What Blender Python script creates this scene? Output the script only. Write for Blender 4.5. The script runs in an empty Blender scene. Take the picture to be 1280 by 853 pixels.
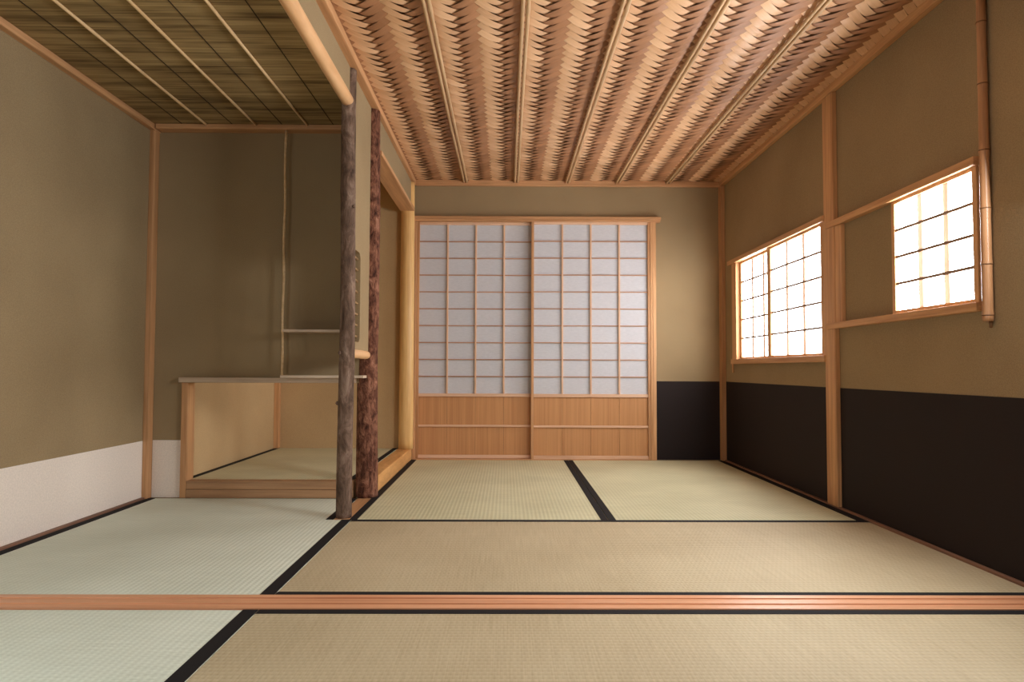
import bpy, bmesh, math, random
from mathutils import Vector, Matrix
random.seed(7)
S = bpy.context.scene
C = S.collection

# ------------------------------------------------------------------ dimensions (metres, mat surface = 0)
xL, xM, xR, yB, yW = -1.5565, -0.5775, 1.3604, 4.4168, 3.0954
YN = -2.4            # end of the room behind the viewer
ZC = 1.75            # woven ceiling
ZR = 1.622           # reed ceiling
yA, yS = 1.668, 1.768   # threshold
yM = 2.65            # seam behind the middle mat

# ------------------------------------------------------------------ materials
def new_mat(name):
    m = bpy.data.materials.new(name); m.use_nodes = True
    nt = m.node_tree
    return m, nt, nt.nodes['Principled BSDF']
def nd(nt, t, **kw):
    n = nt.nodes.new(t)
    for k, v in kw.items():
        if k in n.inputs.keys(): n.inputs[k].default_value = v
        else: setattr(n, k, v)
    return n
def rgb(r, g, b):
    f = lambda c: (c/255/12.92) if c/255 <= .04045 else ((c/255+.055)/1.055)**2.4
    return (f(r), f(g), f(b), 1)
def ramp(nt, stops):
    r = nt.nodes.new('ShaderNodeValToRGB')
    e = r.color_ramp.elements
    while len(e) > len(stops): e.remove(e[-1])
    while len(e) < len(stops): e.new(1)
    for q, (p, c) in zip(e, stops): q.position = p; q.color = c
    return r
def coords(nt, scale, rot=(0,0,0), kind='Object'):
    tc = nt.nodes.new('ShaderNodeTexCoord'); mp = nt.nodes.new('ShaderNodeMapping')
    mp.inputs['Scale'].default_value = scale; mp.inputs['Rotation'].default_value = rot
    nt.links.new(tc.outputs[kind], mp.inputs['Vector'])
    return mp
def bump(nt, b, h, strength, dist):
    n = nd(nt, 'ShaderNodeBump', Strength=strength, Distance=dist)
    nt.links.new(h, n.inputs['Height']); nt.links.new(n.outputs['Normal'], b.inputs['Normal'])

def plaster(name, c1, c2, grain=420, bs=.35):
    m, nt, b = new_mat(name)
    b.inputs['Roughness'].default_value = .95; b.inputs['Specular IOR Level'].default_value = .15
    mp = coords(nt, (1,1,1))
    big = nd(nt, 'ShaderNodeTexNoise', Scale=2.2, Detail=4.0); nt.links.new(mp.outputs[0], big.inputs['Vector'])
    fine = nd(nt, 'ShaderNodeTexNoise', Scale=float(grain), Detail=2.0); nt.links.new(mp.outputs[0], fine.inputs['Vector'])
    mx = nd(nt, 'ShaderNodeMath', operation='MULTIPLY_ADD'); mx.inputs[1].default_value = .55
    nt.links.new(fine.outputs['Fac'], mx.inputs[0])
    ml = nd(nt, 'ShaderNodeMath', operation='MULTIPLY'); ml.inputs[1].default_value = .45
    nt.links.new(big.outputs['Fac'], ml.inputs[0]); nt.links.new(ml.outputs[0], mx.inputs[2])
    r = ramp(nt, [(.3, c1), (.7, c2)]); nt.links.new(mx.outputs[0], r.inputs[0])
    nt.links.new(r.outputs[0], b.inputs['Base Color'])
    bump(nt, b, fine.outputs['Fac'], bs, .0015)
    return m

def wood(name, c1, c2, axis, rough=.5, across=38, along=1.3, spec=.35, c3=None):
    """long grain running along the given axis"""
    m, nt, b = new_mat(name)
    b.inputs['Roughness'].default_value = rough; b.inputs['Specular IOR Level'].default_value = spec
    sc = [across, across, across]; sc['xyz'.index(axis)] = along
    mp = coords(nt, tuple(sc))
    oi = nt.nodes.new('ShaderNodeObjectInfo')
    off = nd(nt, 'ShaderNodeVectorMath', operation='SCALE'); off.inputs[0].default_value = (17, 31, 23)
    nt.links.new(oi.outputs['Random'], off.inputs['Scale'])
    ad = nd(nt, 'ShaderNodeVectorMath', operation='ADD')
    nt.links.new(mp.outputs[0], ad.inputs[0]); nt.links.new(off.outputs[0], ad.inputs[1])
    n1 = nd(nt, 'ShaderNodeTexNoise', Scale=1.0, Detail=4.0, Roughness=.55, Distortion=.35)
    nt.links.new(ad.outputs[0], n1.inputs['Vector'])
    n2 = nd(nt, 'ShaderNodeTexNoise', Scale=5.5, Detail=3.0); nt.links.new(ad.outputs[0], n2.inputs['Vector'])
    mx = nd(nt, 'ShaderNodeMath', operation='MULTIPLY_ADD'); mx.inputs[1].default_value = .3
    nt.links.new(n2.outputs['Fac'], mx.inputs[0])
    ml = nd(nt, 'ShaderNodeMath', operation='MULTIPLY'); ml.inputs[1].default_value = .7
    nt.links.new(n1.outputs['Fac'], ml.inputs[0]); nt.links.new(ml.outputs[0], mx.inputs[2])
    st = [(.34, c1), (.62, c2)]
    if c3: st.append((.72, c3))
    r = ramp(nt, st); nt.links.new(mx.outputs[0], r.inputs[0])
    nt.links.new(r.outputs[0], b.inputs['Base Color'])
    bump(nt, b, mx.outputs[0], .12, .001)
    return m

def bark(name, stops, scale=(30,30,9), rough=.9, bs=.8):
    m, nt, b = new_mat(name)
    b.inputs['Roughness'].default_value = rough; b.inputs['Specular IOR Level'].default_value = .2
    mp = coords(nt, scale)
    n1 = nd(nt, 'ShaderNodeTexNoise', Scale=1.0, Detail=7.0, Roughness=.68, Distortion=.6)
    nt.links.new(mp.outputs[0], n1.inputs['Vector'])
    r = ramp(nt, stops); nt.links.new(n1.outputs['Fac'], r.inputs[0])
    nt.links.new(r.outputs[0], b.inputs['Base Color'])
    n2 = nd(nt, 'ShaderNodeTexNoise', Scale=3.5, Detail=5.0); nt.links.new(mp.outputs[0], n2.inputs['Vector'])
    sm = nd(nt, 'ShaderNodeMath', operation='ADD')
    nt.links.new(n1.outputs['Fac'], sm.inputs[0]); nt.links.new(n2.outputs['Fac'], sm.inputs[1])
    bump(nt, b, sm.outputs[0], bs, .006)
    return m

def plain(name, c, rough=.6, spec=.3):
    m, nt, b = new_mat(name)
    mp = coords(nt, (60,60,60)); n = nd(nt, 'ShaderNodeTexNoise', Scale=3.0, Detail=2.0)
    nt.links.new(mp.outputs[0], n.inputs['Vector'])
    d = tuple(x*.86 for x in c[:3])+(1,)
    r = ramp(nt, [(.3, d), (.7, c)]); nt.links.new(n.outputs['Fac'], r.inputs[0])
    nt.links.new(r.outputs[0], b.inputs['Base Color'])
    b.inputs['Roughness'].default_value = rough; b.inputs['Specular IOR Level'].default_value = spec
    return m

def rush(name, c_lo, c_hi, axis):
    """woven rush facing: ribs run along axis, fine rush across it"""
    m, nt, b = new_mat(name)
    b.inputs['Roughness'].default_value = .62; b.inputs['Specular IOR Level'].default_value = .4
    tc = nt.nodes.new('ShaderNodeTexCoord'); sp = nt.nodes.new('ShaderNodeSeparateXYZ')
    nt.links.new(tc.outputs['Object'], sp.inputs[0])
    across = sp.outputs['X'] if axis == 'y' else sp.outputs['Y']
    along = sp.outputs['Y'] if axis == 'y' else sp.outputs['X']
    def wave(src, pitch, phase=None):
        k = nd(nt, 'ShaderNodeMath', operation='MULTIPLY'); k.inputs[1].default_value = 2*math.pi/pitch
        nt.links.new(src, k.inputs[0])
        o = k.outputs[0]
        if phase is not None:
            a = nd(nt, 'ShaderNodeMath', operation='ADD'); nt.links.new(o, a.inputs[0]); nt.links.new(phase, a.inputs[1]); o = a.outputs[0]
        s = nd(nt, 'ShaderNodeMath', operation='SINE'); nt.links.new(o, s.inputs[0])
        return s.outputs[0]
    rib = wave(across, .0155)
    # every other rib is offset along its length, which gives the dotted look of the weave
    half = wave(across, .031)
    sg = nd(nt, 'ShaderNodeMath', operation='SIGN'); nt.links.new(half, sg.inputs[0])
    ph = nd(nt, 'ShaderNodeMath', operation='MULTIPLY'); ph.inputs[1].default_value = math.pi/2; nt.links.new(sg.outputs[0], ph.inputs[0])
    dot = wave(along, .0125, ph.outputs[0])
    mp = nt.nodes.new('ShaderNodeMapping'); nt.links.new(tc.outputs['Object'], mp.inputs['Vector'])
    mp.inputs['Scale'].default_value = (6, 260, 1) if axis == 'y' else (260, 6, 1)
    n = nd(nt, 'ShaderNodeTexNoise', Scale=1.0, Detail=3.0, Roughness=.6); nt.links.new(mp.outputs[0], n.inputs['Vector'])
    big = nd(nt, 'ShaderNodeTexNoise', Scale=3.0, Detail=4.0); nt.links.new(tc.outputs['Object'], big.inputs['Vector'])
    def mad(a, k, c):
        q = nd(nt, 'ShaderNodeMath', operation='MULTIPLY_ADD'); nt.links.new(a, q.inputs[0]); q.inputs[1].default_value = k
        if isinstance(c, float): q.inputs[2].default_value = c
        else: nt.links.new(c, q.inputs[2])
        return q.outputs[0]
    rd = nd(nt, 'ShaderNodeMath', operation='MULTIPLY'); nt.links.new(rib, rd.inputs[0]); nt.links.new(dot, rd.inputs[1])
    v = mad(rib, .065, .0); v = mad(rd.outputs[0], .06, v); v = mad(n.outputs['Fac'], .55, v); v = mad(big.outputs['Fac'], .45, v)
    r = ramp(nt, [(.25, c_lo), (.75, c_hi)]); nt.links.new(v, r.inputs[0])
    nt.links.new(r.outputs[0], b.inputs['Base Color'])
    hh = mad(rd.outputs[0], .5, rib)
    bump(nt, b, hh, .22, .0012)
    return m

def paper(name, c, emit=None, strength=0, trans=.0):
    m, nt, b = new_mat(name)
    mp = coords(nt, (9, 9, 40))
    n = nd(nt, 'ShaderNodeTexNoise', Scale=4.0, Detail=5.0, Roughness=.7); nt.links.new(mp.outputs[0], n.inputs['Vector'])
    d = tuple(x*.9 for x in c[:3])+(1,)
    r = ramp(nt, [(.35, d), (.65, c)]); nt.links.new(n.outputs['Fac'], r.inputs[0])
    nt.links.new(r.outputs[0], b.inputs['Base Color'])
    b.inputs['Roughness'].default_value = .9; b.inputs['Specular IOR Level'].default_value = .1
    if emit:
        b.inputs['Emission Color'].default_value = emit; b.inputs['Emission Strength'].default_value = strength
    return m

M = {}
M['plaster'] = plaster('earthen plaster', rgb(135,114,84), rgb(167,144,109))
M['plaster_alcove_lit'] = plaster('alcove plaster with lit tone', rgb(174,144,103), rgb(203,171,126))  # same plaster lightened; window light in the alcove put into its colour
M['dark_paper'] = plain('dark wall paper', rgb(36,26,24), .75, .25)
M['white_paper'] = plain('white wall paper', rgb(236,222,208), .8, .2)
for ax in 'xyz':
    M['cedar_'+ax] = wood('pale cedar '+ax, rgb(178,128,84), rgb(216,166,116), ax, .5)
    M['red_'+ax] = wood('reddish cedar '+ax, rgb(168,120,78), rgb(204,154,108), ax, .5)
    M['hbar_'+ax] = wood('door lattice cross bar '+ax, rgb(158,116,88), rgb(190,146,116), ax, .55)  # darker than the uprights: underside shade put into the bar colour
    M['barw_'+ax] = wood('window bar cedar '+ax, rgb(128,104,86), rgb(158,130,108), ax, .6)
    M['lat_'+ax] = wood('lattice cedar '+ax, rgb(204,160,126), rgb(228,190,158), ax, .5)
M['thresh'] = wood('threshold cedar', rgb(190,126,88), rgb(228,170,128), 'x', .38, across=70, along=1.0, spec=.5)
M['yellow_z'] = wood('yellow barked log', rgb(206,156,92), rgb(238,196,130), 'z', .42, across=22, along=1.2)
M['yellow_y'] = wood('knotty pale sill', rgb(196,138,80), rgb(232,178,112), 'y', .4, across=26, along=4.0, c3=rgb(168,108,58))
M['pole_y'] = wood('peeled pale log', rgb(206,154,104), rgb(232,184,134), 'y', .4, across=14, along=2.0)
M['panel'] = wood('door panel cedar', rgb(178,124,78), rgb(198,144,94), 'z', .55, across=60, along=.8)
M['base_y'] = wood('dull brown base strip', rgb(112,78,60), rgb(146,106,82), 'y', .55)
M['shelf'] = wood('greyed shelf board', rgb(178,152,126), rgb(206,182,156), 'x', .5, across=30, along=1.5)
M['brownsill'] = wood('weathered sill', rgb(150,112,78), rgb(180,138,98), 'x', .5, across=30, along=1.5)
M['bamboo_z'] = wood('tan bamboo z', rgb(150,104,68), rgb(184,134,92), 'z', .32, across=60, along=3, spec=.5)
M['bamboo_y'] = wood('smoked bamboo y', rgb(170,132,92), rgb(212,176,132), 'y', .32, across=80, along=2, spec=.5)
M['pale_y'] = wood('pale split batten y', rgb(196,160,112), rgb(222,188,142), 'y', .45, across=60, along=1.5)
M['bamboo_node'] = plain('bamboo node', rgb(122,84,52), .5)
M['bark_grey'] = bark('grey brown bark', [(.3, rgb(58,42,32)), (.47, rgb(100,78,63)), (.58, rgb(126,102,86)), (.72, rgb(158,136,116))], (22,22,10), .85, .7)
M['bark_red'] = bark('red pine bark', [(.32, rgb(46,24,17)), (.46, rgb(98,60,44)), (.6, rgb(142,96,74)), (.75, rgb(178,130,106))], (42,42,20), .9, 1.0)
M['heri'] = plain('black cloth edging', rgb(30,27,27), .8, .2)
M['rush_x'] = rush('straw rush facing', rgb(166,148,114), rgb(200,184,150), 'x')
M['rush_y'] = rush('yellow green rush facing', rgb(178,172,134), rgb(220,215,178), 'y')
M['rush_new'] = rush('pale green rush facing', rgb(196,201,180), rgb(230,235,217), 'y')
M['mat_core'] = plain('mat core', rgb(150,130,90), .9)
M['paper_door'] = paper('door paper', rgb(202,201,204))
M['paper_lit'] = paper('window paper lit by daylight', rgb(235,225,210), (.95,.97,1.0,1), 8.0)
def lath_mat():
    m, nt, b = new_mat('thin translucent cedar lath')
    mp = coords(nt, (60, 60, 3)); n = nd(nt, 'ShaderNodeTexNoise', Scale=1.0, Detail=3.0); nt.links.new(mp.outputs[0], n.inputs['Vector'])
    r = ramp(nt, [(.3, rgb(178,156,138)), (.7, rgb(204,182,164))]); nt.links.new(n.outputs['Fac'], r.inputs[0])
    d = nt.nodes.new('ShaderNodeBsdfDiffuse'); t = nt.nodes.new('ShaderNodeBsdfTranslucent'); x = nt.nodes.new('ShaderNodeMixShader')
    x.inputs[0].default_value = .075
    for q in (d, t): nt.links.new(r.outputs[0], q.inputs['Color'])
    nt.links.new(d.outputs[0], x.inputs[1]); nt.links.new(t.outputs[0], x.inputs[2])
    nt.nodes.remove(b); nt.links.new(x.outputs[0], nt.nodes['Material Output'].inputs['Surface'])
    return m
M['lath'] = lath_mat()
M['paper_bright'] = paper('window paper in full daylight', rgb(235,225,210), (.95,.97,1.0,1), 14.0)
M['slab'] = plain('straw floor', rgb(170,148,106), .8)
M['void'] = plain('outer boarding', rgb(90,66,46), .9)
M['reedstem'] = wood('reed stem', rgb(120,88,54), rgb(186,148,100), 'z', .5)

# woven veneer of the ceiling: grain follows each strip (UV u = along)
def veneer(name, c1, c2, rough):
    m, nt, b = new_mat(name)
    b.inputs['Roughness'].default_value = rough; b.inputs['Specular IOR Level'].default_value = .45
    mp = coords(nt, (3, 110, 1), kind='UV')
    n = nd(nt, 'ShaderNodeTexNoise', Scale=1.0, Detail=3.0, noise_dimensions='2D'); nt.links.new(mp.outputs[0], n.inputs['Vector'])
    at = nd(nt, 'ShaderNodeAttribute', attribute_name='tone')
    q = nd(nt, 'ShaderNodeMath', operation='MULTIPLY_ADD'); q.inputs[1].default_value = .5
    nt.links.new(n.outputs['Fac'], q.inputs[0]); nt.links.new(at.outputs['Fac'], q.inputs[2])
    r = ramp(nt, [(.2, c1), (.85, c2)]); nt.links.new(q.outputs[0], r.inputs[0])
    nt.links.new(r.outputs[0], b.inputs['Base Color'])
    bump(nt, b, n.outputs['Fac'], .15, .0008)
    return m
M['veneer_a'] = veneer('woven cedar strip face with sheen', rgb(204,156,114), rgb(232,188,146), .4)  # face side, lightened further: the sheen it catches is put into the colour
M['veneer_b'] = veneer('woven cedar strip reverse without sheen', rgb(146,100,66), rgb(180,128,90), .48)  # reverse side, darkened further in colour for the sheen it lacks
def reed_ceiling_mat():
    m, nt, b = new_mat('flattened reed boards')
    b.inputs['Roughness'].default_value = .7; b.inputs['Specular IOR Level'].default_value = .2
    mp = coords(nt, (2.2, 120, 1))
    n = nd(nt, 'ShaderNodeTexNoise', Scale=1.0, Detail=4.0, Roughness=.6); nt.links.new(mp.outputs[0], n.inputs['Vector'])
    mp2 = coords(nt, (3.0, 26, 1))
    n2 = nd(nt, 'ShaderNodeTexNoise', Scale=1.0, Detail=2.0); nt.links.new(mp2.outputs[0], n2.inputs['Vector'])
    a = nd(nt, 'ShaderNodeMath', operation='MULTIPLY_ADD'); a.inputs[1].default_value = .55
    nt.links.new(n.outputs['Fac'], a.inputs[0])
    k = nd(nt, 'ShaderNodeMath', operation='MULTIPLY'); k.inputs[1].default_value = .45
    nt.links.new(n2.outputs['Fac'], k.inputs[0]); nt.links.new(k.outputs[0], a.inputs[2])
    r = ramp(nt, [(.33, rgb(78,58,34)), (.48, rgb(136,112,72)), (.66, rgb(172,146,100))]); nt.links.new(a.outputs[0], r.inputs[0])
    nt.links.new(r.outputs[0], b.inputs['Base Color'])
    bump(nt, b, a.outputs[0], .6, .004)
    return m
M['reed_board'] = reed_ceiling_mat()
M['thread'] = plain('dark binding thread', rgb(44,30,18), .9)

# ------------------------------------------------------------------ mesh building
class MB:
    def __init__(s): s.bm = bmesh.new(); s.mats = []
    def slot(s, mat):
        if mat is None: return 0
        if mat not in s.mats: s.mats.append(mat)
        return s.mats.index(mat)
    def _merge(s, tmp, mat=None, smooth=False):
        k = s.slot(mat)
        for f in tmp.faces: f.material_index = k; f.smooth = smooth
        me = bpy.data.meshes.new('tmp'); tmp.to_mesh(me); tmp.free()
        s.bm.from_mesh(me); bpy.data.meshes.remove(me)
    def box(s, x0, x1, y0, y1, z0, z1, bev=0.0, mat=None):
        t = bmesh.new()
        bmesh.ops.create_cube(t, size=1)
        for v in t.verts:
            v.co = Vector((x0 if v.co.x < 0 else x1, y0 if v.co.y < 0 else y1, z0 if v.co.z < 0 else z1))
        bmesh.ops.recalc_face_normals(t, faces=t.faces)
        if bev > 0:
            bev = min(bev, .45*min(abs(x1-x0), abs(y1-y0), abs(z1-z0)))
            bmesh.ops.bevel(t, geom=list(t.edges), offset=bev, segments=2, affect='EDGES', profile=.6)
        s._merge(t, mat)
        return s
    def prism(s, pts, axis, a, b, bev=0.0, mat=None):
        """extrude a polygon (2-D points in the two other axes, in order) along axis from a to b"""
        t = bmesh.new()
        def P(p, w):
            if axis == 'x': return Vector((w, p[0], p[1]))
            if axis == 'y': return Vector((p[0], w, p[1]))
            return Vector((p[0], p[1], w))
        A = [t.verts.new(P(p, a)) for p in pts]; B = [t.verts.new(P(p, b)) for p in pts]
        n = len(pts)
        t.faces.new(A); t.faces.new(B[::-1])
        for i in range(n): t.faces.new((A[i], B[i], B[(i+1) % n], A[(i+1) % n]))
        bmesh.ops.recalc_face_normals(t, faces=t.faces)
        if bev > 0: bmesh.ops.bevel(t, geom=list(t.edges), offset=bev, segments=2, affect='EDGES', profile=.6)
        s._merge(t, mat)
        return s
    def tube(s, path, radii, seg=20, wob=0.0, caps=True, mat=None, seed=1, freq=3.0):
        """round bar along a list of points; wob = relative unevenness of the surface"""
        t = bmesh.new(); rnd = random.Random(seed)
        from mathutils import noise
        rings = []
        n = len(path)
        for i, (p, r) in enumerate(zip(path, radii)):
            p = Vector(p)
            d = (Vector(path[min(i+1, n-1)]) - Vector(path[max(i-1, 0)])).normalized()
            ref = Vector((1,0,0)) if abs(d.x) < .8 else Vector((0,1,0))
            u = d.cross(ref).normalized(); v = d.cross(u)
            ring = []
            for k in range(seg):
                a = 2*math.pi*k/seg
                w = 1.0
                if wob:
                    q = Vector((math.cos(a)*freq*.35, math.sin(a)*freq*.35, p.length*freq + seed*7.3))
                    w += wob*noise.noise(q*1.6) + wob*.5*noise.noise(q*5.1)
                ring.append(t.verts.new(p + (u*math.cos(a) + v*math.sin(a))*r*w))
            rings.append(ring)
        for A, B in zip(rings, rings[1:]):
            for k in range(seg): t.faces.new((A[k], A[(k+1) % seg], B[(k+1) % seg], B[k]))
        if caps: t.faces.new(rings[0][::-1]); t.faces.new(rings[-1])
        bmesh.ops.recalc_face_normals(t, faces=t.faces)
        k = s.slot(mat)
        for f in t.faces: f.material_index = k; f.smooth = len(f.verts) == 4
        me = bpy.data.meshes.new('tmp'); t.to_mesh(me); t.free(); s.bm.from_mesh(me); bpy.data.meshes.remove(me)
        return s
    def build(s, name, mat, parent=None, origin=None):
        me = bpy.data.meshes.new(name)
        o0 = Vector(origin) if origin is not None else (Vector(parent['_o']) if parent is not None else Vector((0,0,0)))
        bmesh.ops.translate(s.bm, verts=s.bm.verts, vec=-o0)
        s.bm.to_mesh(me); s.bm.free()
        if s.mats:
            for m in s.mats: me.materials.append(m)
        else: me.materials.append(mat)
        ob = bpy.data.objects.new(name, me); C.objects.link(ob)
        if parent is not None:
            ob.parent = parent; ob.location = o0 - Vector(parent['_o'])
        else: ob.location = o0
        ob['_o'] = tuple(o0)
        return ob

def tag(o, label, cat, group=None, kind=None):
    o['label'] = label; o['category'] = cat
    if group: o['group'] = group
    if kind: o['kind'] = kind
    return o
def struct(o, label=None, cat=None):
    o['kind'] = 'structure'
    if label: o['label'] = label; o['category'] = cat
    return o
def empty(name, loc):
    o = bpy.data.objects.new(name, None); C.objects.link(o); o.location = loc; o['_o'] = tuple(loc)
    o.empty_display_size = .05
    return o
def copy_tree(o, parent=None):
    c = o.copy(); C.objects.link(c)
    if parent is not None: c.parent = parent
    for ch in [x for x in S.objects if x.parent == o]: copy_tree(ch, c)
    return c

# ------------------------------------------------------------------ shell
struct(MB().box(xL-.2, xR+.2, YN-.1, yB+.3, -.14, -.056).build('floor', M['slab']))
struct(MB().box(xL-.08, xL, YN, yW+.06, -.056, 1.95).build('wall_left', M['plaster']))

# wall with the two windows
w = MB()
T0, T1 = xR, xR+.07
def wr(y0, y1, z0, z1): w.box(T0, T1, y0, y1, z0, z1)
W1 = (2.97, 4.115, .622, 1.193); W2 = (2.005, 2.445, .757, 1.152)
wr(YN, W2[0], -.056, 1.95); wr(W2[0], W2[1], -.056, W2[2]); wr(W2[0], W2[1], W2[3], 1.95)
wr(W2[1], W1[0], -.056, 1.95); wr(W1[0], W1[1], -.056, W1[2]); wr(W1[0], W1[1], W1[3], 1.95); wr(W1[1], yB+.07, -.056, 1.95)
struct(w.build('wall_right', M['plaster']))

DX0, DX1, DZ = -.567, .912, 1.50   # door opening
w = MB()
w.box(DX1, xR, yB, yB+.07, -.056, 1.95); w.box(xM-.01, DX1, yB, yB+.07, DZ, 1.95)
struct(w.build('wall_back', M['plaster']))
# boarding beyond the sliding doors, so that no light comes round them
struct(MB().box(xM-.2, DX1+.2, yB+.12, yB+.16, -.05, 1.9).build('wall_outer', M['void']))

# wall behind the host's mat with the low opening into the alcove
OX0, OX1, OZ = -1.383, -.640, .497
w = MB()
w.box(xL, OX0, yW, yW+.055, -.056, 1.95); w.box(OX0, OX1, yW, yW+.055, OZ, 1.95)
struct(w.build('wall_inner', M['plaster']))
# alcove walls
aL, aB = -1.415, 4.365
struct(MB().box(aL-.05, aL, yW+.055, aB+.05, -.056, 1.95).build('wall_alcove_side', M['plaster_alcove_lit']))
struct(MB().box(aL-.05, xM-.065, aB, aB+.05, -.056, 1.95).build('wall_alcove_back', M['plaster_alcove_lit']))
struct(MB().box(aL, -.64, yW+.055, aB, 1.752, 1.78).build('ceiling_alcove', M['cedar_y']))

# hanging walls over the log beam and over the alcove
fM = -.603
struct(MB().box(fM-.042, fM, YN, 2.675, 1.602, 1.95).build('wall_hanging', M['plaster']))
struct(MB().box(-.640, -.590, 3.125, 4.30, 1.545, 1.95).build('wall_alcove_front', M['plaster']))

# sleeve wall with a small round-cornered lattice opening
def rounded(y0, y1, z0, z1, r, n=6):
    pts = []
    for cy, cz, a0 in ((y1-r, z1-r, 0), (y0+r, z1-r, 90), (y0+r, z0+r, 180), (y1-r, z0+r, 270)):
        for k in range(n+1):
            a = math.radians(a0 + 90*k/n); pts.append((cy+r*math.cos(a), cz+r*math.sin(a)))
    return pts
def holed_wall(x0, x1, outer, hole):
    m = MB(); t = m.bm
    vs = []
    for loop in (outer, hole):
        v = [t.verts.new((x1, p[0], p[1])) for p in loop]
        vs.append(v)
        for i in range(len(v)): t.edges.new((v[i], v[(i+1) % len(v)]))
    bmesh.ops.triangle_fill(t, edges=list(t.edges), use_beauty=True)
    g = bmesh.ops.extrude_face_region(t, geom=list(t.faces))
    bmesh.ops.translate(t, verts=[q for q in g['geom'] if isinstance(q, bmesh.types.BMVert)], vec=(x0-x1, 0, 0))
    bmesh.ops.recalc_face_normals(t, faces=t.faces)
    return m
HY0, HY1, HZ0, HZ1 = 2.745, 2.902, .668, 1.035
struct(holed_wall(fM-.032, fM, [(2.694,.632),(3.10,.632),(3.10,1.95),(2.694,1.95)], rounded(HY0, HY1, HZ0, HZ1, .03)).build('wall_sleeve', M['plaster']))
lw = empty('window_3', (fM-.02, (HY0+HY1)/2, HZ0)); struct(lw, 'small round-cornered reed lattice opening in the sleeve wall between the bark posts', 'window')
for i, y in enumerate((HY0+.028, HY0+.062, HY0+.096, HY1-.024)):
    MB().tube([(fM-.022, y+.002*math.sin(i), HZ0-.004), (fM-.022, y, (HZ0+HZ1)/2), (fM-.022, y, HZ1+.004)], [.0042,.0046,.0042], 10).build('reed', M['reedstem'], lw)
for i in range(8):
    z = HZ0+.024+i*.0455
    MB().tube([(fM-.012, HY0-.004, z), (fM-.012, (HY0+HY1)/2, z+.002), (fM-.012, HY1+.004, z)], [.0048,.005,.0044], 10).build('reed', M['reedstem'], lw)

# closing walls behind the viewer and roof boarding
struct(MB().box(xL-.08, xR+.07, YN-.06, YN, -.056, .35).box(xL-.08, xR+.07, YN-.06, YN, 1.62, 1.95).build('wall_near', M['plaster']))
struct(MB().box(xL-.1, xR+.1, YN-.1, yB+.2, 1.95, 1.99).build('roof', M['void']))

# transom over the threshold (above the view), which shades the upper walls from the veranda light
struct(MB().box(fM, xR, 1.69, 1.75, 1.58, ZC).box(xL, fM-.042, 1.69, 1.75, 1.58, ZR-.02).build('wall_transom', M['plaster']))
struct(MB().box(xL+.03, fM-.045, 1.675, 1.765, 1.545, 1.58, .002).box(fM+.005, xR-.03, 1.675, 1.765, 1.545, 1.58, .002).build('trim_10', M['cedar_x']))

# ------------------------------------------------------------------ woven ceiling
def woven():
    me = bpy.data.meshes.new('ceiling'); bm = bmesh.new()
    uvl = bm.loops.layers.uv.new('UVMap'); tone = bm.verts.layers.float.new('tone')
    rnd = random.Random(3)
    wd = .31/2*math.sqrt(2)/6           # strip width: two weave periods between battens
    x_lo, x_hi, y_lo, y_hi = xM-.05, xR+.05, .2, yB+.03
    r2 = math.sqrt(2)
    ph = .0685                            # slides the weave sideways under the battens
    stripcol = {}
    def emit(u0, u1, v0, v1, along_u, key, mat):
        # one visible float: an arched strip whose ends tuck behind its neighbours
        cu, cv = (u0+u1)/2, (v0+v1)/2
        X, Y = (cu-cv)/r2+ph, (cu+cv)/r2
        if not (x_lo < X < x_hi and y_lo < Y < y_hi): return
        if key not in stripcol: stripcol[key] = rnd.uniform(.05, .45)
        tn = stripcol[key] + rnd.uniform(-.07, .07); base = rnd.uniform(0, 40)
        tilt = rnd.uniform(-.0012, .0012)
        nL, nW = 7, 3
        grid = []
        for a in range(nL):
            fa = a/(nL-1); row = []
            for c in range(nW):
                fc = c/(nW-1)
                if along_u: u = u0 + (u1-u0)*(fa*1.12-.06); v = v0 + (v1-v0)*(.03+.94*fc)
                else: v = v0 + (v1-v0)*(fa*1.12-.06); u = u0 + (u1-u0)*(.03+.94*fc)
                s_ = math.sin(math.pi*max(0, min(1, fa)))
                z = ZC + .0045 - .0085*s_**.8 + tilt*(fc-.5)*2 - .0010*(1-(2*fc-1)**2)
                vt = bm.verts.new(((u-v)/r2+ph, (u+v)/r2, z)); vt[tone] = tn
                row.append((vt, fa*(u1-u0 if along_u else v1-v0)+base, fc*wd+base*.37))
            grid.append(row)
        for a in range(nL-1):
            for c in range(nW-1):
                q = [grid[a][c], grid[a][c+1], grid[a+1][c+1], grid[a+1][c]]
                f = bm.faces.new([p[0] for p in q]); f.smooth = True; f.material_index = mat
                for lp, p in zip(f.loops, q): lp[uvl].uv = (p[1], p[2])
    N = 160
    for j in range(-N, N):
        for i in range(-N, N):
            k = (i-j) % 6
            if k == 0: emit(i*wd, (i+3)*wd, j*wd, (j+1)*wd, True, ('u', j), 0)
            # across strips show where (i-j)%6 in 3..5 ; along v, i fixed, runs of three j
            if (i-j) % 6 == 5: emit(i*wd, (i+1)*wd, j*wd, (j+3)*wd, False, ('v', i), 1)
    bm.normal_update()
    bmesh.ops.recalc_face_normals(bm, faces=bm.faces)
    for f in bm.faces:
        if f.normal.z > 0: f.normal_flip()
    # backing board
    t = [bm.verts.new(p) for p in ((x_lo, YN, ZC+.016), (x_hi, YN, ZC+.016), (x_hi, yB+.05, ZC+.016), (x_lo, yB+.05, ZC+.016))]
    f = bm.faces.new(t[::-1]); f.material_index = 1
    # plain boards over the part of the room behind the viewer
    bm.to_mesh(me); bm.free()
    me.materials.append(M['veneer_a']); me.materials.append(M['veneer_b'])
    o = bpy.data.objects.new('ceiling', me); C.objects.link(o)
    return o
struct(woven())

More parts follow.
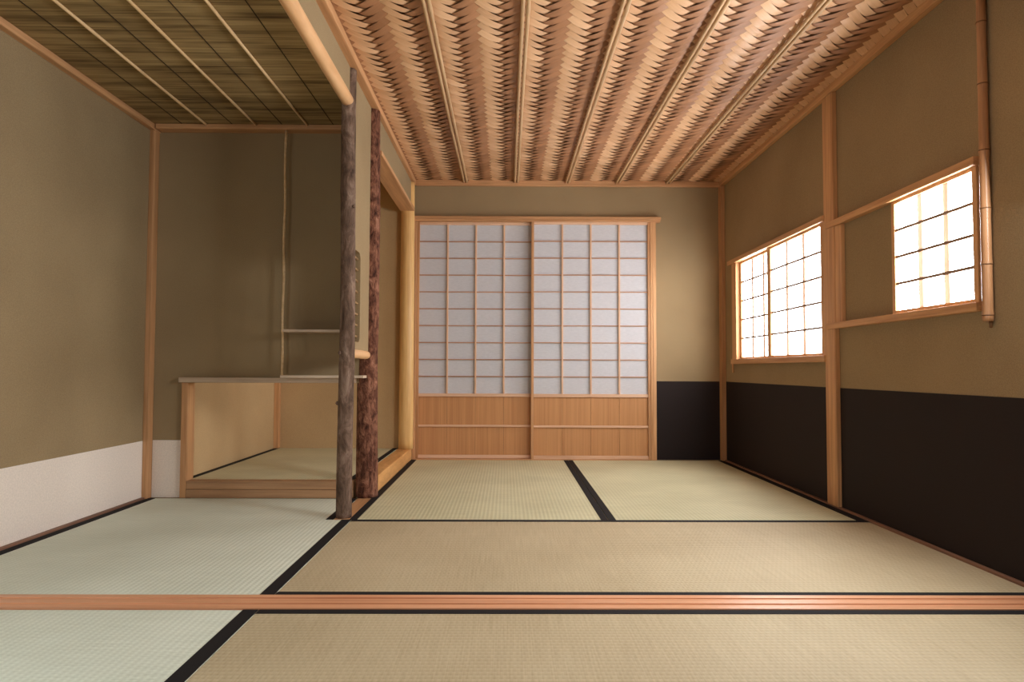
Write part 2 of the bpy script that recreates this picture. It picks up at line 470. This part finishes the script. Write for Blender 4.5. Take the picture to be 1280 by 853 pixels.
# reed ceiling over the host's mat
w = MB().box(xL, fM-.02, YN, yW, ZR, ZR+.012, mat=M['reed_board'])
for x in (-1.413, -1.196, -.980, -.757):
    w.box(x-.0013, x+.0013, YN, yW, ZR-.0016, ZR+.001, mat=M['thread'])
struct(w.build('ceiling_reed', M['reed_board']))

# ------------------------------------------------------------------ trim: ceiling mouldings, door casing, window-side post feet
def trim(n, mat, *boxes, bev=.003):
    m = MB()
    for b in boxes: m.box(*b, bev)
    return struct(m.build('trim_%d' % n, M[mat]))
zt = 1.713
trim(1, 'red_x', (xM+.005, xR-.022, yB-.024, yB, zt, ZC-.002))
trim(2, 'cedar_y', (xR-.024, xR, YN, yB, zt+.002, ZC-.002))
trim(3, 'red_y', (fM-.005, -.572, YN, yB-.002, zt+.002, ZC-.002))
trim(4, 'red_x', (xL+.03, fM-.03, yW-.060, yW, 1.600, ZR-.001))
trim(5, 'red_y', (xL, xL+.026, YN, yW, 1.596, ZR-.001))
struct(MB().box(xR-.015, xR, YN, 4.36, -.03, .007, .002).build('baseboard_right', M['base_y']))
struct(MB().box(xL, xL+.016, YN, 3.049, -.03, .008, .002).build('baseboard_left', M['base_y']))
# door casing
c = MB().box(-.590, .961, yB-.036, yB+.02, 1.486, 1.500, .002).box(-.590, .964, yB-.042, yB+.02, 1.500, 1.516, .002)
struct(c.build('trim_6', M['red_x']))
struct(MB().box(.899, .934, yB-.030, yB+.05, 0, 1.487, .002).box(.9135, .9175, yB-.033, yB, 0, 1.486).build('trim_7', M['cedar_z']))
struct(MB().box(-.584, -.565, yB-.030, yB+.05, 0, 1.487, .002).build('trim_8', M['red_z']))
struct(MB().box(-.565, .899, yB-.034, yB+.05, -.05, .006, .002).build('trim_9', M['red_x']))

# ------------------------------------------------------------------ sliding doors
def shoji_door(name, x0, x1, yf, th):
    """x0..x1 panel, yf = room-side face, th = thickness"""
    r = empty(name, ((x0+x1)/2, yf+th/2, .006))
    zt, zb = 1.492, .0065
    st = .0165
    y1 = yf+th
    for a, b in ((x0, x0+st), (x1-st, x1)): MB().box(a, b, yf, y1, zb, zt, .0015).build('stile', M['red_z'], r)
    for a, b in ((1.470, zt), (.388, .408), (.2005, .2125), (zb, .026)):
        MB().box(x0+st, x1-st, yf+.001, y1-.001, a, b, .0015).build('rail', M['lat_x'], r)
    g = MB()
    xs = [x0+st + (x1-x0-2*st)*k/4 for k in (1,2,3)]
    for x in xs: g.box(x-.0052, x+.0052, yf+.004, yf+.016, .408, 1.470, .0008, mat=M['lat_z'])
    for k in range(1, 10):
        z = .408 + (1.470-.408)*k/10
        g.box(x0+st, x1-st, yf+.0062, yf+.0155, z-.0034, z+.0034, .0006, mat=M['hbar_x'])
    g.build('lattice', None, r)
    MB().box(x0+st, x1-st, yf+.016, yf+.0172, .400, 1.475).build('paper', M['paper_door'], r)
    for a, b in ((.2125, .388), (.026, .2005)):
        p = MB(); cuts = [x0+st]+xs+[x1-st]
        for k in range(4): p.box(cuts[k]+.0006, cuts[k+1]-.0006, yf+.012, yf+.018, a, b, .0008)
        p.build('plank_panel', M['panel'], r)
    return r
d1 = shoji_door('door_1', -.565, .178, yB+.004, .026)
struct(d1, 'sliding paper lattice door beside the yellow log column, set back behind its neighbour', 'sliding door')
d2 = shoji_door('door_2', .154, .899, yB-.026, .026)
struct(d2, 'sliding paper lattice door beside the dark wainscot, standing in front of its neighbour', 'sliding door')

# ------------------------------------------------------------------ windows
def sash(parent, xf, y0, y1, z0, z1, nv, nh, st=.018, pm='paper_lit'):
    """hangs in the plane x = xf (room-side face); nv, nh = panes"""
    o = MB()
    s = empty('sash', (xf, (y0+y1)/2, z0)); s.parent = parent; s.location = Vector(s['_o'])-Vector(parent['_o'])
    f = MB()
    f.box(xf, xf+.016, y0, y0+st, z0, z1, .0015); f.box(xf, xf+.016, y1-st, y1, z0, z1, .0015)
    f.box(xf+.0005, xf+.0155, y0+st, y1-st, z0, z0+.011, .0015); f.box(xf+.0005, xf+.0155, y0+st, y1-st, z1-.011, z1, .0015)
    f.build('frame', M['cedar_z'], s)
    g = MB()
    for k in range(1, nv):
        y = y0+st+(y1-y0-2*st)*k/nv; g.box(xf+.0085, xf+.0125, y-.0125, y+.0125, z0+.01, z1-.01, mat=M['lath'])
    for k in range(1, nh):
        z = z0+.011+(z1-z0-.022)*k/nh; g.box(xf+.0030, xf+.0085, y0+st, y1-st, z-.0046, z+.0046, .0006, mat=M['barw_y'])
    g.build('lattice', None, s)
    MB().box(xf+.0125, xf+.0137, y0+.006, y1-.006, z0+.006, z1-.006).build('paper', M[pm], s)
    return s
wn = empty('window_1', (xR, 3.55, .595)); struct(wn, 'wide low two-sash paper window between the corner post and the square post', 'window')
MB().box(xR-.028, xR+.03, 2.952, 4.245, 1.192, 1.216, .002).build('head', M['cedar_y'], wn)
MB().box(xR-.028, xR+.03, 2.952, 4.185, .596, .624, .002).build('sill', M['cedar_y'], wn)
MB().box(xR-.018, xR+.03, 4.112, 4.190, .624, 1.192, .002).build('jamb', M['cedar_z'], wn)
MB().tube([(xR-.016, 4.18, .596), (xR-.016, 4.18, .545)], [.006,.005], 10).build('peg', M['cedar_z'], wn)
sash(wn, xR-.012, 2.965, 3.632, .624, 1.192, 3, 5, .044)
sash(wn, xR+.005, 3.560, 4.112, .624, 1.192, 3, 5, .022)
wn = empty('window_2', (xR, 2.3, .73)); struct(wn, 'small single-sash paper window with rails running to the square post, beside the hanging bamboo', 'window')
MB().box(xR-.026, xR, 1.990, 2.866, 1.151, 1.176, .002).box(xR-.026, xR-.0203, 2.864, 2.926, 1.151, 1.176, .001).build('rail', M['cedar_y'], wn)
MB().box(xR-.026, xR, 1.990, 2.866, .731, .756, .002).box(xR-.026, xR-.0203, 2.864, 2.932, .731, .756, .001).build('rail', M['cedar_y'], wn)
MB().box(xR-.016, xR, 2.812, 2.866, .756, 1.151, .002).build('jamb', M['cedar_z'], wn)
sash(wn, xR-.012, 2.000, 2.450, .757, 1.151, 3, 4, .020, 'paper_bright')

# ------------------------------------------------------------------ tatami
def mat_thing(label, outline, facing, borders, z1=0.0, z0=-.056, group='tatami mats'):
    xs = [p[0] for p in outline]; ys = [p[1] for p in outline]
    r = empty('tatami_mat', ((min(xs)+max(xs))/2, (min(ys)+max(ys))/2, z0)); tag(r, label, 'tatami mat', group)
    MB().prism(outline, 'z', z0, z1, .0025).build('rush_facing', M[facing], r)
    for b in borders: MB().box(b[0], b[1], b[2], b[3], z0+.02, z1+.0012, .0006).build('cloth_border', M['heri'], r)
    return r
def rect(x0, x1, y0, y1): return [(x0,y0),(x1,y0),(x1,y1),(x0,y1)]
e = .0012
mat_thing('wide straw tatami mat in front of the grooved threshold, ending at the dark wainscot', rect(-.571, 1.345, .70, yA-e), 'rush_x', [(-.5705, 1.3445, yA-.028, yA-.002), (-.5705, 1.3445, .702, .728)])
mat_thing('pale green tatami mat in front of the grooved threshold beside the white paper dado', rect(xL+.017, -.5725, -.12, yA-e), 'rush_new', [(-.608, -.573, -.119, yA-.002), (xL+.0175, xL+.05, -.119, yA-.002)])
mat_thing('wide straw tatami mat just behind the grooved threshold, crossing the room', rect(-.571, 1.345, yS+e, yM-.0005), 'rush_x', [(-.5705, 1.3445, yS+.002, yS+.030), (-.5705, 1.3445, yM-.030, yM-.001)])
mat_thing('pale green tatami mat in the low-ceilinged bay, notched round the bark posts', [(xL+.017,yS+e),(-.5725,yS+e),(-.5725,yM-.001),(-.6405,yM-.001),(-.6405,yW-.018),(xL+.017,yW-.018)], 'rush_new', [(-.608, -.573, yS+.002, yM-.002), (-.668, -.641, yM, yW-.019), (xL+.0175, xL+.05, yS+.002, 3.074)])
mat_thing('tatami mat lying lengthwise before the sliding doors beside the alcove sill', rect(-.581, .3825, yM+.001, 4.382), 'rush_y', [(-.5805, -.552, yM+.0015, 4.381), (.355, .382, yM+.0015, 4.381)])
mat_thing('tatami mat lying lengthwise beside the dark wainscot under the wide window', rect(.3835, 1.345, yM+.001, 4.382), 'rush_y', [(.384, .411, yM+.0015, 4.381), (1.310, 1.3445, yM+.0015, 4.381)])
mat_thing('raised tatami mat inside the alcove, seen through the low opening', rect(aL+.001, -.6655, 3.136, aB-.001), 'rush_y', [(aL+.0015, aL+.030, 3.137, aB-.002), (-.694, -.666, 3.137, aB-.002)], z1=.073, z0=-.055)

# threshold with sliding grooves
g = [(yA, -.05)]
prof = [(yA, .003), (yA+.020, .003), (yA+.020, .0005), (yA+.038, .0005), (yA+.038, .003), (yA+.060, .003), (yA+.060, .0005), (yA+.078, .0005), (yA+.078, .003), (yS, .003), (yS, -.055), (yA, -.055)]
tag(MB().prism(prof, 'x', xL+.0165, xR-.0155).build('threshold', M['thresh'], origin=(0, (yA+yS)/2, -.055)), 'long grooved reddish wooden threshold running across the floor between the mats', 'threshold')
# floor board under the bark posts
tag(MB().box(-.6395, -.5825, yM+.001, 3.205, -.05, 0, .0015).build('floor_strip', M['red_y'], origin=(-.61, 2.9, -.05)), 'narrow reddish floor board the two bark posts stand on', 'floor board', kind='thing')

# ------------------------------------------------------------------ posts
def post_path(x, y, z0, z1, n, sway, seed):
    rnd = random.Random(seed); a, b = rnd.uniform(0, 6), rnd.uniform(0, 6)
    return [(x+sway*math.sin(a+5*t/n)*math.sin(math.pi*t/n), y+sway*math.sin(b+4*t/n)*math.sin(math.pi*t/n), z0+(z1-z0)*t/n) for t in range(n+1)]
N = 90
pa = post_path(-.611, 2.692, 0.0005, zt+.001, N, .004, 2)
ra = [.0295 - .0025*t/N + .0012*math.exp(-((t/N-.33)/.012)**2) + .001*math.exp(-((t/N-.72)/.015)**2) for t in range(N+1)]
pr = tag(MB().tube(pa, ra, 36, .05, seed=4, freq=7).build('bark_post', M['bark_grey'], origin=(-.611, 2.692, 0)), 'slender grey-brown bark post standing at the corner of the mats, nearer the threshold', 'post', 'bark posts')
for z, a in ((.62, 2.2), (.43, 3.5), (1.18, .4)):
    x, y = -.611+.0285*math.cos(a), 2.692-.0285*abs(math.sin(a))
    MB().tube([(x, y, z-.006), (x*1.002, y-.003, z), (x, y-.001, z+.007)], [.004, .0065, .003], 12, .2, seed=9).build('knot', M['bark_grey'], pr)
pb = post_path(-.610, 3.128, 0.0005, zt+.001, N, .003, 5)
rb = [.0480 - .0085*(t/N)**.8 for t in range(N+1)]
tag(MB().tube(pb, rb, 44, .07, seed=11, freq=11).build('bark_post', M['bark_red'], origin=(-.610, 3.128, 0)), 'thicker rough red-brown bark post at the alcove corner, standing behind the slender one', 'post', 'bark posts')

# yellow peeled column by the doors
pc = [(-.612, 4.335, z) for z in [.0735+(zt-.0735)*k/30 for k in range(31)]]
m = MB(); m.tube(pc, [.045-.004*k/30 for k in range(31)], 28, .015, seed=3)
# flat planed face towards the doors
tag(m.build('log_column', M['yellow_z'], origin=(-.612, 4.335, .073)), 'pale yellow peeled log column between the alcove and the sliding doors', 'column', kind='thing')

def post(label, x0, x1, y0, y1, z0, z1, mat='cedar_z', bev=.003):
    return tag(MB().box(x0, x1, y0, y1, z0, z1, bev).build('square_post', M[mat], origin=((x0+x1)/2, (y0+y1)/2, z0)), label, 'post', 'planed square posts')
post('square planed post between the wide window and the small window', xR-.020, xR+.0, 2.868, 2.958, 0.0072, zt+.001)
post('square post in the far corner where the two dark wainscots meet', xR-.026, xR, 4.361, yB-.0005, 0.0005, zt, 'red_z')
post('reddish square post in the corner of the low-ceilinged bay beside the white dado', xL, -1.535, 3.050, yW-.0005, 0.0005, 1.599, 'red_z', .002)
post('short square post framing the low opening into the alcove', -1.408, -1.381, yW-.016, yW+.058, 0.0005, .4975, 'cedar_z')
post('pinkish square post in the far corner inside the alcove', aL, aL+.030, aB-.040, aB-.0005, .0745, 1.74, 'cedar_z')

# ------------------------------------------------------------------ timbers of the bay and the alcove
lg = [(-.614, YN+.01+ (2.668-YN)*k/60, 1.590) for k in range(61)]
tag(MB().tube(lg, [.0235]*61, 24, .02, seed=6).build('log_beam', M['pole_y'], origin=(-.614, 0, 1.590)), 'slim peeled log beam under the hanging wall, ending at the slender bark post', 'beam', kind='thing')
pp = [(-.610, 2.715+(3.088-2.715)*k/12, .620) for k in range(13)]
tag(MB().tube(pp, [.0185]*12+[.0165], 20, .01, seed=8).build('round_pole', M['pole_y'], origin=(-.610, 2.9, .62)), 'short round pole closing the bottom of the sleeve wall between the bark posts', 'pole')
tag(MB().box(-.655, -.567, 3.165, 4.296, 1.528, 1.549, .003).build('alcove_lintel', M['red_y'], origin=(-.61, 3.7, 1.528)), 'flat reddish lintel over the alcove, between rough bark post and yellow column', 'lintel', kind='thing')
tag(MB().box(-.663, -.5825, 3.207, 4.384, 0.0, .073, .006).build('alcove_sill', M['yellow_y'], origin=(-.62, 3.8, 0)), 'knotty yellow wooden sill along the open side of the alcove', 'sill', kind='thing')
s_ = empty('opening_sill', (-1.01, yW, 0)); tag(s_, 'brown two-step wooden sill across the foot of the low opening', 'sill', kind='thing')
MB().box(-1.3805, -.664, yW-.015, yW+.040, .0375, .073, .003).build('upper_step', M['brownsill'], s_)
MB().box(-1.3805, -.664, yW-.018, yW+.040, 0.0005, .0365, .003).build('lower_step', M['brownsill'], s_)
tag(MB().box(-1.418, -.655, yW-.028, yW+.056, .498, .520, .003).build('opening_header', M['shelf'], origin=(-1.03, yW, .498)), 'long thin wooden header board across the top of the low opening', 'header board')

# ------------------------------------------------------------------ paper dados
def dado(label, b, mat):
    return tag(MB().box(*b).build('paper_dado', M[mat], origin=((b[0]+b[1])/2, (b[2]+b[3])/2, b[4])), label, 'wall paper')
dado('low white paper dado along the side wall of the low-ceilinged bay', (xL+.0005, xL+.0015, YN+.001, 3.0495, .0082, .248), 'white_paper')
dado('small white paper dado piece between the corner post and the low opening', (-1.5345, -1.4085, yW-.0015, yW-.0005, .0005, .247), 'white_paper')
dado('dark paper wainscot between the sliding doors and the corner post', (.9345, xR-.0265, yB-.0015, yB-.0005, .0005, .489), 'dark_paper')
dado('dark paper wainscot under the wide two-sash window', (xR-.0015, xR-.0005, 2.9585, 4.3605, .0075, .489), 'dark_paper')
dado('dark paper wainscot under the small window, in front of the square post', (xR-.0015, xR-.0005, YN+.001, 2.8675, .0075, .489), 'dark_paper')

# ------------------------------------------------------------------ hanging shelf
sh = empty('hanging_shelf', (-.74, 2.94, .52)); tag(sh, 'two-tier thin wooden shelf hung on a slender bamboo beside the bark posts', 'shelf')
MB().box(-.948, -.661, 2.990, yW-.001, .7145, .7255, .0012).build('shelf_board', M['shelf'], sh)
MB().box(-.955, -.604, 2.990, yW-.029, .5205, .5315, .0012).build('shelf_board', M['shelf'], sh)
zs = [.5310 + (1.600-.5310)*k/40 for k in range(41)]
rd = MB().tube([(-.966+.0015*math.sin(k*.5), 3.052, z) for k, z in enumerate(zs)], [.0052+.0010*(k % 7 == 3) for k in range(41)], 12)
rd.build('bamboo_hanger', M['pale_y'], sh)

# ------------------------------------------------------------------ bamboo on the window wall
bz0, bz1 = .699, zt+.001
bp = empty('hanging_bamboo', (xR-.0155, 1.958, bz0)); tag(bp, 'bamboo pole hanging on the plaster wall beside the small window', 'bamboo pole')
nodes = [.716, .859, 1.017, 1.182, 1.372, 1.55]
path, rad = [], []
n = 100
for k in range(n+1):
    z = bz0 + (bz1-bz0)*k/n
    path.append((xR-.0155, 1.958, z))
    rad.append(.0138 - .0022*k/n + sum(.0014*math.exp(-((z-q)/.006)**2) for q in nodes))
MB().tube(path, rad, 24).build('culm', M['bamboo_z'], bp)
for q in nodes:
    MB().tube([(xR-.0155, 1.958, q-.0016), (xR-.0155, 1.958, q+.0016)], [.0154-.0018*(q-.7),.0154-.0018*(q-.7)], 24).build('node_ring', M['bamboo_node'], bp)
MB().tube([(xR-.008, 1.958, bz0+.004), (xR-.008, 1.958, bz0-.018)], [.005,.004], 10).build('peg', M['bamboo_node'], bp)

# ------------------------------------------------------------------ ceiling battens
zb = ZC-.0150
proto = None
names_b = ['first paired bamboo batten on the woven ceiling, beside the hanging wall', 'second paired bamboo batten on the woven ceiling, counted from the hanging wall',
           'middle paired bamboo batten of the five on the woven ceiling', 'second paired bamboo batten on the woven ceiling, counted from the window wall', 'first paired bamboo batten on the woven ceiling, beside the window wall']
def half_round_strip(x, r, seed):
    rnd = random.Random(seed); path, rad = [], []
    y0, y1 = .2, yB-.025; n = 120
    nodes = []; q = y0+rnd.uniform(.05, .3)
    while q < y1: nodes.append(q); q += rnd.uniform(.28, .42)
    for k in range(n+1):
        y = y0+(y1-y0)*k/n
        path.append((x + .001*math.sin(y*3+seed), y, zb))
        rad.append(r + sum(.0014*math.exp(-((y-q)/.016)**2) for q in nodes))
    return MB().tube(path, rad, 12)
bat_x = [-.262, .057, .378, .694, 1.012]
for i, x in enumerate(bat_x):
    if proto is None:
        r = empty('ceiling_batten', (x, 2.3, zb))
        half_round_strip(x-.0090, .0068, 1).build('bamboo_strip', M['bamboo_y'], r)
        half_round_strip(x+.0090, .0068, 2).build('bamboo_strip', M['bamboo_y'], r)
        proto = r
    else:
        r = copy_tree(proto); r.location = (x, 2.3, zb)
    tag(r, names_b[i], 'ceiling batten', 'paired bamboo battens under the woven ceiling')
proto = None
for i, (x, lab) in enumerate(((-1.305, 'pale thin batten on the reed ceiling, beside the white-dado side wall'), (-1.090, 'middle pale thin batten of the three on the reed ceiling'), (-.868, 'pale thin batten on the reed ceiling, beside the log beam'))):
    if proto is None:
        n = 80
        path = [(x+.0012*math.sin(k*.23), YN+.02+(yW-.024-YN-.02)*k/n, ZR-.0055) for k in range(n+1)]
        r = MB().tube(path, [.0050+.0006*(k % 9 == 4) for k in range(n+1)], 12).build('ceiling_batten', M['pale_y'], origin=(x, .3, ZR-.006)); proto = r
    else:
        r = proto.copy(); C.objects.link(r); r.location = (x, .3, ZR-.006)
    tag(r, lab, 'ceiling batten', 'pale battens under the reed ceiling')

# ------------------------------------------------------------------ light
def area(name, loc, target, sx, sy, power, col):
    l = bpy.data.lights.new(name, 'AREA'); l.shape = 'RECTANGLE'; l.size = sx; l.size_y = sy; l.energy = power; l.color = col
    o = bpy.data.objects.new(name, l); C.objects.link(o); o.location = loc
    o.rotation_euler = (Vector(target)-Vector(loc)).to_track_quat('-Z', 'Y').to_euler()
    return o
# daylight from the open veranda side behind the viewer, plus an added fill lamp by the window wall
area('veranda_daylight', (-.75, YN+.02, .95), (.3, 3, .6), 1.5, 1.2, 3, (.90, .96, 1.0))
area('side_entrance_daylight', (xL+.01, .75, .60), (.1, 1.25, 0),   .9, .75, 11, (.84, .94, 1.0))
area('added_fill_light', (xR-.01, 1.58, 1.0), (-1.5, 1.7, .55), .46, .6, 26, (.93, .97, 1.0))  # added unseen lamp on blank wall, boosting the light of the windows

wd = bpy.data.worlds.new('World'); S.world = wd; wd.use_nodes = True
wd.node_tree.nodes['Background'].inputs[0].default_value = (.75, .85, 1, 1)
wd.node_tree.nodes['Background'].inputs[1].default_value = .3

# ------------------------------------------------------------------ camera
f_px, yaw, pitch, roll, h = 882.767, math.radians(.4504), math.radians(2.2989), math.radians(.2108), .56
fwd = Vector((math.sin(yaw), math.cos(yaw), 0)); right = Vector((math.cos(yaw), -math.sin(yaw), 0)); up = Vector((0,0,1))
f2 = fwd*math.cos(pitch)+up*math.sin(pitch); u2 = up*math.cos(pitch)-fwd*math.sin(pitch)
r3 = right*math.cos(roll)+u2*math.sin(roll); u3 = u2*math.cos(roll)-right*math.sin(roll)
cam = bpy.data.cameras.new('Camera'); co = bpy.data.objects.new('Camera', cam); C.objects.link(co)
mw = Matrix.Identity(4)
for i in range(3): mw[i][0], mw[i][1], mw[i][2] = r3[i], u3[i], -f2[i]
mw[2][3] = h
co.matrix_world = mw
cam.sensor_fit = 'HORIZONTAL'; cam.sensor_width = 36; cam.lens = 36*f_px/1280; cam.clip_start = .02
S.camera = co
for o in list(S.objects):
    if '_o' in o: del o['_o']
vs = S.view_settings
S.display_settings.display_device = 'sRGB'
vs.view_transform = 'Standard'; vs.look = 'None'; vs.exposure = 0.78; vs.gamma = 1; vs.use_curve_mapping = False
S.cycles.max_bounces = 10; S.cycles.diffuse_bounces = 6
S.cycles.use_denoising = True
